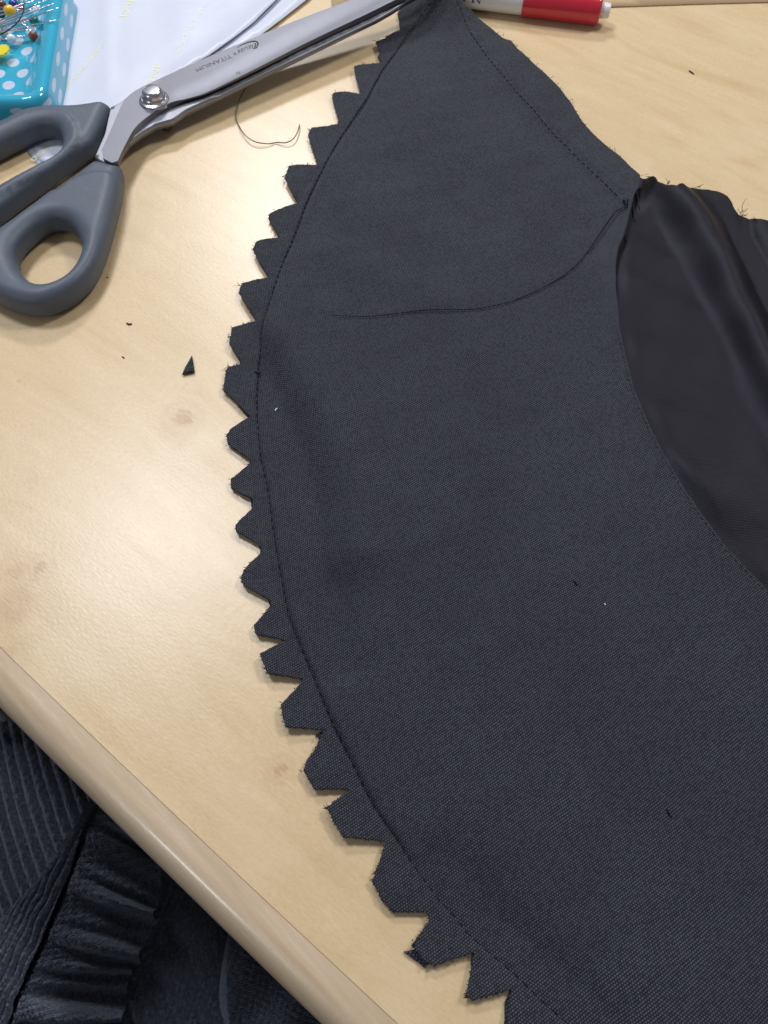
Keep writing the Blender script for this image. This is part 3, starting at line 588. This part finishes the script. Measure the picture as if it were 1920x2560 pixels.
# ------------------------------------------------------------------ papers
def sheet(name, pts, H, mat, sp=.004, t=.00018, rings=()):
    q = dens(place(pts, H), .002, True); return slab(name, q, [], H, lambda a: H(a)-t, mat, None, sp=sp, rings=rings)
lowE = Pn([(765, 0), (657, 83), (480, 215), (300, 335)], 0)
H2 = lambda q: np.full(len(q), .0004)+wob(q, .0001, .05, 31)+.0012*np.exp(-(pdist(q, lowE)[0]/.006)**2)
pl = sheet('backing_paper', [(850, -64), (765, 0), (657, 83), (480, 215), (300, 335), (150, 425), (95, 414), (60, 365), (30, 320), (-200, -60), (-200, -300), (1100, -260)], H2, M_paper)
tag(pl, 'lower white paper sheet on the table, its narrow strip showing beyond the upper sheet', 'paper', 'white paper sheets under the scissors')
upE = Pn([(730, -40), (689, 0), (635, 54), (578, 98), (521, 138), (470, 170)], .002)
H1 = lambda q: np.full(len(q), .0010)+wob(q, .00025, .03, 33)+.0013*np.exp(-(pdist(q, upE)[0]/.006)**2)*ss(q[:,1], .165, .26)+.0005*np.exp(-(pdist(q, Pn([(275, -20), (270, 230)], 0))[0]/.003)**2)
pu = sheet('backing_paper', [(760, -70), (689, 0), (635, 54), (578, 98), (521, 138), (430, 195), (330, 262), (250, 315), (150, 400), (103, 404), (72, 360), (45, 320), (-180, -60), (-180, -280), (1000, -250)], H1, M_paper, sp=.003)
tag(pu, 'upper white paper sheet with pale yellow print and a lifted curling edge beside the blades', 'paper', 'white paper sheets under the scissors')
V, F = [], []; zf1 = lambda q: H1(q)
Wp = lambda x, y: tuple(P(x, y, .0011))[:2]
for tx, a0, b0, cp_, m_ in (('DNP', (316, 42), (345, -16), .0036, M_yprint), ('DNP', (380, 214), (408, 158), .0036, M_yprint), ('DIGITAL PAPER', (170, 222), (262, 112), .0022, M_yprint), ('DIGITAL', (86, 402), (140, 352), .0022, M_yprint), ('DIGITAL PAPER', (444, 132), (520, 5), .0024, M_fprint)):
    V, F = [], []; put_text(V, F, tx, Wp(*a0), Wp(*b0), cp_, zf1); mk('printed_words', V, F, m_, pu, False)
kr = Pn([(830, 18), (905, -4), (1100, 4), (1530, 13), (1730, 6), (1990, -1), (1990, -160), (815, -160)], .0012)
o = slab('far_tan_band', dens(kr, .004, True), [], lambda q: np.full(len(q), .0006), lambda q: np.full(len(q), .0002), plain('tan_band_tone', (.50, .36, .20), .7), None, sp=.01); tag(o, 'tan card along the far edge of the view behind the marker', 'band')  # thin flat tan band along the top border, somewhat darker than the table

# ------------------------------------------------------------------ marker
mk_ = thing('marker_pen', 'white marker pen with red cap and small white end plug, right of the cloth point', 'marker', tuple(P(1400, 30, 0)))
a_ = P(1502, 25, .0064); b_ = P(1140, -20, .0064); ax = (b_-a_).normalized(); L_ = (b_-a_).length; rm = .0063
def lat(name, prof, mat, k=48): V, F = [], []; lathe(V, F, a_, ax, prof, k); return mk(name, V, F, mat, mk_)
lenr = (P(1309, 20, .0064)-a_).length+.0002
lat('cap', [(.0, .0), (.0052, .0), (.0058, .0004), (.0062, .0014), (.00625, .006), (.0064, .0066), (.00645, lenr*.7), (.0065, lenr-.0004), (.0064, lenr), (.0060, lenr)], M_red)
lat('barrel', [(.0059, lenr-.002), (.0060, lenr), (.00605, lenr+.031), (.0055, lenr+.0325), (0, lenr+.0325)], M_white)
lat('end_plug', [(0, -.0042), (.0027, -.0042), (.0031, -.0038), (.0032, -.0010), (.0034, .0005)], M_plug)
V, F = [], []      # serif capitals printed round the barrel
s_ = ax.orthogonal().normalized(); upv = Vector((0, 0, 1)); upv = (upv-ax*upv.dot(ax)).normalized(); sidev = upv.cross(ax).normalized()
if sidev.y > 0: sidev = -sidev
def barrel(s, t):  # s metres leftwards from cap, t height of letter round the barrel
    ph = .05 - t/.0061; r = .00612; return a_+ax*s+(sidev*math.cos(ph)*-1*-1+0*upv)*0+ (sidev*math.sin(1.66-t/.0061)+upv*math.cos(1.66-t/.0061))*r
def quad(pts):
    b = len(V); V.extend([barrel(s, t) for s, t in pts]); F.append(tuple(range(b, b+len(pts))))
def stroke(x0, t0, x1, t1, w):
    n = 5
    for i in range(n):
        u0, u1 = i/n, (i+1)/n; quad([(x0+(x1-x0)*u0-w/2, t0+(t1-t0)*u0), (x0+(x1-x0)*u0+w/2, t0+(t1-t0)*u0), (x0+(x1-x0)*u1+w/2, t0+(t1-t0)*u1), (x0+(x1-x0)*u1-w/2, t0+(t1-t0)*u1)])
ch = .0034
def sx_(px): return (P(px, 5, .010)-P(1502, 25, .0064)).length
for (g_, x) in (('N', 1204), ('I', 1186), ('I', 1164)):
    s0 = sx_(x)
    if g_ == 'N': stroke(s0, 0, s0, ch, .0003); stroke(s0, 0, s0+.0030, ch, .0007); stroke(s0+.0030, 0, s0+.0030, ch, .0003); stroke(s0+.0030, 0, s0+.0030, .0003, .0013); stroke(s0, ch-.0003, s0, ch, .0013)
    else: stroke(s0, 0, s0, ch, .0006); stroke(s0, 0, s0, .0003, .0014); stroke(s0, ch-.0003, s0, ch, .0014)
mk('black_lettering', V, F, M_ink, mk_, False)
adopt(mk_)

# ------------------------------------------------------------------ pin tin
tin = thing('pin_tin', 'turquoise enamel pin tray with white polka dots, at the upper left corner', 'tray', tuple(P(100, 200, 0)))
cr = P(171, 262, .0005); x1 = cr.x; ys = P(40, 330, 0.0005).y
rt = P(199, 0, .0005); slope = (rt.x-x1)/(rt.y-ys)
HX = .046; HY = .05; rc = .012; cxn = x1-HX; cyn = ys+HY
def rrect(k, off, n=14):                   # rounded rectangle, inset by off
    pts = []; hx = HX-off; hy = HY-off; r = max(rc-off, .003)
    for q, (sx, sy) in enumerate(((1, -1), (1, 1), (-1, 1), (-1, -1))):
        for i in range(n+1):
            a = -math.pi/2+q*math.pi/2+math.pi/2*i/n
            pts.append((cxn+sx*(hx-r)+r*math.cos(a), cyn+sy*(hy-r)+r*math.sin(a)))
        # straight run
    out = []
    for i in range(len(pts)):
        a = np.array(pts[i]); b = np.array(pts[(i+1) % len(pts)]); L = np.hypot(*(b-a)); kk = 16 if i % (n+1) == n else 1
        for j in range(kk): out.append(a+(b-a)*j/kk)
    return np.array(out)
pro = [(.0, .0004), (.0001, .0010), (.0004, .0030), (.0008, .0058), (.0012, .0086), (.0017, .0108), (.0024, .0123), (.0034, .0131), (.0046, .0133), (.0058, .0129), (.0075, .0122), (.0095, .0106), (.0115, .0086), (.0135, .0070), (.0155, .0060), (.0175, .0055), (.0195, .0053)]
SG, VS = [], []; FD = P(36, 128, .0055)
V, F, UV, DT = [], [], [], []; rings_ = [rrect(0, o_) for o_, z in pro]; K = len(rings_[0]); arcs = [0]
for i in range(1, len(pro)): arcs.append(arcs[-1]+math.hypot(pro[i][0]-pro[i-1][0], pro[i][1]-pro[i-1][1]))
per = np.concatenate([[0], np.cumsum(np.hypot(*(np.diff(rings_[0], axis=0)).T))])
for i, (R_, (o_, z)) in enumerate(zip(rings_, pro)):
    for j in range(K):
        V.append((R_[j,0]+slope*(R_[j,1]-ys), R_[j,1], z))
        if i <= 8:
            e = R_[j]-R_[0]; side = (R_[j,0]-cxn-HX) > -(R_[j,1]-cyn+HY)*1.0-.004 and R_[j,1] > cyn-HY+rc*.75
            u_ = (R_[j,1]-P(155, 95, .007).y)/.0185+.5 if side else (R_[j,0]-P(150, 223, .007).x)/.0130+.5
            UV.append((u_, (arcs[i]-.0012)/.0050)); DT.append(1.0 if i <= 5 else 0.0); SG.append(0.0); VS.append(1.0)
        else: UV.append(((R_[j,0]-FD.x)/.0105+.5, (R_[j,1]-FD.y)/.0080+.5)); DT.append(0.0 if i < 13 else 1.0); SG.append(1.0); VS.append(.68)
for i in range(len(pro)-1):
    for j in range(K): F.append((i*K+j, i*K+(j+1) % K, (i+1)*K+(j+1) % K, (i+1)*K+j))
b = (len(pro)-1)*K; V.append((cxn+slope*(cyn-ys), cyn, .0053)); UV.append(((cxn-FD.x)/.0105+.5, (cyn-FD.y)/.0080+.5)); DT.append(1.0); SG.append(1.0); VS.append(.68)
for j in range(K): F.append((b+j, b+(j+1) % K, len(V)-1))
to = mk('tray_body', V, F, M_tin, tin); me = to.data; uvl = me.uv_layers.new(name='net')
# wall dots keep a plain (unstaggered) lattice: counter-shift the row offset used by the shader
for li, lp in enumerate(me.loops):
    u, v = UV[lp.vertex_index]; uvl.data[li].uv = (u, v)
at = me.attributes.new('dots', 'FLOAT', 'POINT'); at.data.foreach_set('value', DT)
for nm_, vals in (('stagger', SG), ('vstretch', VS)): me.attributes.new(nm_, 'FLOAT', 'POINT').data.foreach_set('value', vals)
adopt(tin)
# pins
PC = {}
def pmat(n, c, r=.15, tr=0):
    if n not in PC: PC[n] = plain(n+'_glass_bead', c, r, Transmission_Weight=tr, Coat_Weight=.5)
    return PC[n]
def pin(label, head, tail, z0, z1, colr=None, hr=.0019, grp='dressmaking pins in the turquoise tray'):
    A = P(*head, z0); B = P(*tail, z1); t = thing('dressmaking_pin', label, 'pin', tuple(A), grp); V, F = [], []
    n = 6; tube(V, F, [A.lerp(B, i/n) for i in range(n+1)], [.00034]*n+[.00008], 7); mk('shaft', V, F, M_pinsteel, t)
    if colr:
        V, F = [], []; d = (A-B).normalized(); k = 14; lathe(V, F, A, d, [(max(.0001, hr*math.sin(math.pi*i/k)), -hr*1.1*math.cos(math.pi*i/k)) for i in range(k+1)], 20); mk('bead_head', V, F, pmat(*colr), t)
    else:
        V, F = [], []; lathe(V, F, A, (A-B).normalized(), [(0, .0004), (.0007, .0003), (.0007, -.0002), (.0003, -.0005)], 10); mk('flat_head', V, F, M_pinsteel, t)
    adopt(t)
pin('pin with a brown glass head beside the white dots near the tray wall', (83, 90), (36, 91), .0078, .0085, ('brown', (.20, .045, .012)))
pin('pin with a white head just left of the brown-headed pin', (28, 97), (-60, 98), .0085, .0080, ('white', (.70, .76, .82)))
pin('pin with a yellow round head in the pin heap', (24, 27), (-70, 24), .0125, .0110, ('yellow', (.85, .48, .01)), .0024)
pin('pin with a blue head next to the yellow one', (33, 10), (95, -30), .0110, .0120, ('blue', (.01, .03, .30)))
pin('pin with a red head right of the blue one', (52, 17), (-40, 21), .0105, .0115, ('red', (.50, .02, .03)), .0014)
pin('pin with a brown head at the left border above the yellow one', (5, 12), (-80, -10), .0115, .0115, ('dark_brown', (.12, .03, .015)))
pin('pin with a clear green head at the top of the heap', (38, -2), (-30, -60), .0100, .0100, ('green', (.12, .50, .26), .12, .3), .0024)
pin('pin with a teal glass head lying low in the tray', (85, 50), (20, 62), .0075, .0080, ('teal', (.01, .22, .17), .1, .3), .0020)
pin('pin with a black head at the left border', (2, 34), (-90, 40), .0095, .0100, ('black', (.006, .008, .012)))
pin('pin with a milky clear head beneath the crossed shafts', (11, 86), (-70, 95), .0070, .0085, ('milky', (.42, .52, .50)), .0016)
plain_tips = [((-60, 80), (113, 0), 'uppermost bare pin shaft slanting over the heap'), ((-70, 92), (100, 13), 'bare pin shaft just below the uppermost one'), ((-50, 85), (137, 7), 'bare pin whose point reaches the tray rim highest'), ((-20, 79), (147, 19), 'bare pin whose point crosses the rim below the highest one'),
              ((-30, 84), (150, 48), 'longest bare pin, its end crossing the tray rim lowest'), ((-80, 76), (94, 75), 'level bare pin just above the brown-headed one'), ((-80, 22), (66, 18), 'level grey pin across the coloured heads'), ((-90, 60), (88, 0), 'bare pin running up behind the top shafts'), ((-60, 52), (60, 22), 'short bare pin among the coloured heads'), ((55, 58), (74, 72), 'short dark pin end under the long slanting pin')]
for (h, t_, lab), z1 in zip(plain_tips, (.0165, .0160, .0155, .0150, .0145, .0100, .0140, .0130, .0130, .0065)): pin(lab, h, t_, .0090 if h[0] < 0 else .0075, z1)
V, F = [], []; cf = P(3, 130, .0085); n = 96
for z in (0, .0009):
    for i in range(n):
        a = 2*math.pi*i/n; r = .0038*(1+.055*math.cos(12*a)); V.append((cf.x+r*math.cos(a), cf.y+r*math.sin(a)*1.05, cf.z+z+.0004*math.cos(a)))
F.append(tuple(range(n))[::-1]); F.append(tuple(range(n, 2*n))); F += [(i, (i+1) % n, n+(i+1) % n, n+i) for i in range(n)]
t = thing('flower_head_pin', 'pin with a big flat yellow scalloped flower head in the tray', 'pin', tuple(cf)); mk('flower_head', V, F, pmat('flat_yellow', (.80, .70, .02), .35), t, False)
V, F = [], []; tube(V, F, [cf, P(-70, 120, .009)], .0003, 6); mk('shaft', V, F, M_pinsteel, t); adopt(t)
V, F = [], []; tp = smooth([(60, -12), (60, 8), (59, 28), (55, 40), (44, 56), (27, 72), (0, 88), (-30, 100)], 2); tube(V, F, [P(x, y, .0185) for x, y in tp], .00022, 6); tag(mk('thread_on_pins', V, F, M_thread), 'black thread looped over the pins in the tray', 'thread')

# ------------------------------------------------------------------ sweater below the table edge
swt = thing('knitted_sweater', 'dark navy ribbed knit sweater hanging in folds below the table edge', 'sweater', tuple(P(200, 2400, -.15)))
def grid_px(name, ucur, f, z0, nu, nv, parent):
    V = []; F = []
    for j in range(nv):
        for i in range(nu):
            px, py, dz = f(i/(nu-1), j/(nv-1)); q = P(px, py, z0); V.append((q.x, q.y, z0+dz))
    for j in range(nv-1):
        for i in range(nu-1): F.append((j*nu+i, j*nu+i+1, (j+1)*nu+i+1, (j+1)*nu+i))
    return mk(name, V, F, M_knit, parent)
def lerp_poly(pts, t):
    p = np.array(pts, float); d = np.concatenate([[0], np.cumsum(np.hypot(*np.diff(p, axis=0).T))]); s = t*d[-1]; return np.interp(s, d, p[:,0]), np.interp(s, d, p[:,1])
rn = np.random.default_rng(5); ph = rn.uniform(0, 6.28, 40)
def vn(x, y, q=1.0):
    return (math.sin(x*1.7*q+y*.6*q)+math.sin(x*.9*q-y*1.9*q+2)+math.sin(x*2.9*q+y*2.3*q+4)+math.sin(-x*3.7*q+y*1.1*q+1))/4
def fA(u, v):
    px = -260+u*900; py = 1500+v*1150
    r = px-.30*(py-1700)+2.0*vn(px*.02, py*.02); rib = abs(math.sin(math.pi*r/29))
    sag = .010*math.sin(px*.005+py*.003+1.2)
    return px, py, .0024*rib*(1-.75*min(1, max(0, (px-330+.35*(py-2000))/130)))+sag-.03*max(0, (px-330)/300)+.0005*vn(px*.25, py*.25)+rn.normal(0, .00018)
grid_px('back_panel', None, fA, -.088, 420, 240, swt)
lft = [(-160, 2370), (-60, 2310), (0, 2266), (70, 2217), (135, 2147), (217, 2080), (300, 2010), (360, 1960)]
hemc = [(20, 2760), (92, 2560), (114, 2488), (179, 2342), (233, 2201), (271, 2087), (310, 2000)]
rgt = [(270, 2760), (286, 2560), (285, 2494), (310, 2440), (330, 2400), (328, 2369), (369, 2320), (365, 2277), (376, 2223), (390, 2168), (403, 2130), (430, 2080)]
lfl = [(-360, 2900), (-300, 2600), (-160, 2370), (-60, 2310), (0, 2262), (70, 2214), (135, 2147), (217, 2080), (300, 1990)]
def fB(u, v):
    ax_, ay = lerp_poly(lfl, v); bx, by = lerp_poly(hemc, v)
    px = ax_+(bx-ax_)*u; py = ay+(by-ay)*u
    r = px+.46*(py-2300)+1.5*vn(px*.03, py*.03); rib = abs(math.sin(math.pi*r/17))**.8
    return px, py, -.018+.044*math.sin(min(1, u*1.0)*math.pi*.62)+.0021*rib*min(1, u*8)+.0006*vn(px*.2, py*.2)+.0012*vn(px*.03, py*.03)+rn.normal(0, .00016)
grid_px('folded_sleeve', None, fB, -.078, 340, 330, swt)
def fC(u, v):
    ax_, ay = lerp_poly(hemc, v); bx, by = lerp_poly(rgt, v); wv_ = sum(math.sin(v*k+ph[i]+u*1.6)*a for i, (k, a) in enumerate(((47, .6), (83, .35), (31, .5), (121, .2))))
    px = ax_+(bx-ax_)*u; py = ay+(by-ay)*u-14*u*math.sin(v*30+1)
    return px+10*u*wv_*.7, py, -.018+.044*math.sin(math.pi*.62)-.034*u**1.6+.0060*(abs(wv_)**.7*(1 if wv_ > 0 else -1))*min(1, u*2.2)-.0020*math.exp(-(u/.035)**2)+.0009*vn(u*38, v*140)+.0006*vn(u*90, v*420)+rn.normal(0, .00018)
grid_px('gathered_hem', None, fC, -.078, 90, 520, swt)
def fD(u, v):
    px = 210+u*330; py = 2370+v*330+60*max(0, u-.45); drop = .05*max(0, u-.55)/.45
    return px, py, .012*math.sin(u*2.6)+.004*math.sin(v*7+u*4)-drop+.0007*math.sin(px*.55+py*.5)
grid_px('lower_fold', None, fD, -.125, 160, 160, swt)
def fE(u, v):
    px = 430+u*700; py = 2230+v*520
    return px, py, .014*math.sin(u*3+.3)*math.sin(v*2.6+.4)+.004*math.sin(u*19+v*9)+.0005*math.sin(py*.9+px*.2)+.0006*vn(px*.2, py*.2)+rn.normal(0, .00015)-.05*max(0, .22-u)/.22
grid_px('front_fold', None, fE, -.120, 200, 200, swt)
adopt(swt)
V, F = [], []; pts = [P(-60, 1780, -.066), P(-20, 1784, -.066), P(0, 1790, -.067), P(12, 1796, -.068), P(19, 1799, -.069)]
tube(V, F, pts, [.0022, .0022, .0019, .0013, .0005], 12); tag(mk('cord_tip', V, F, plain('grey_cord_end', (.20, .20, .23), .4)), 'small smooth grey cord end poking in over the navy knit at the left border', 'cord')
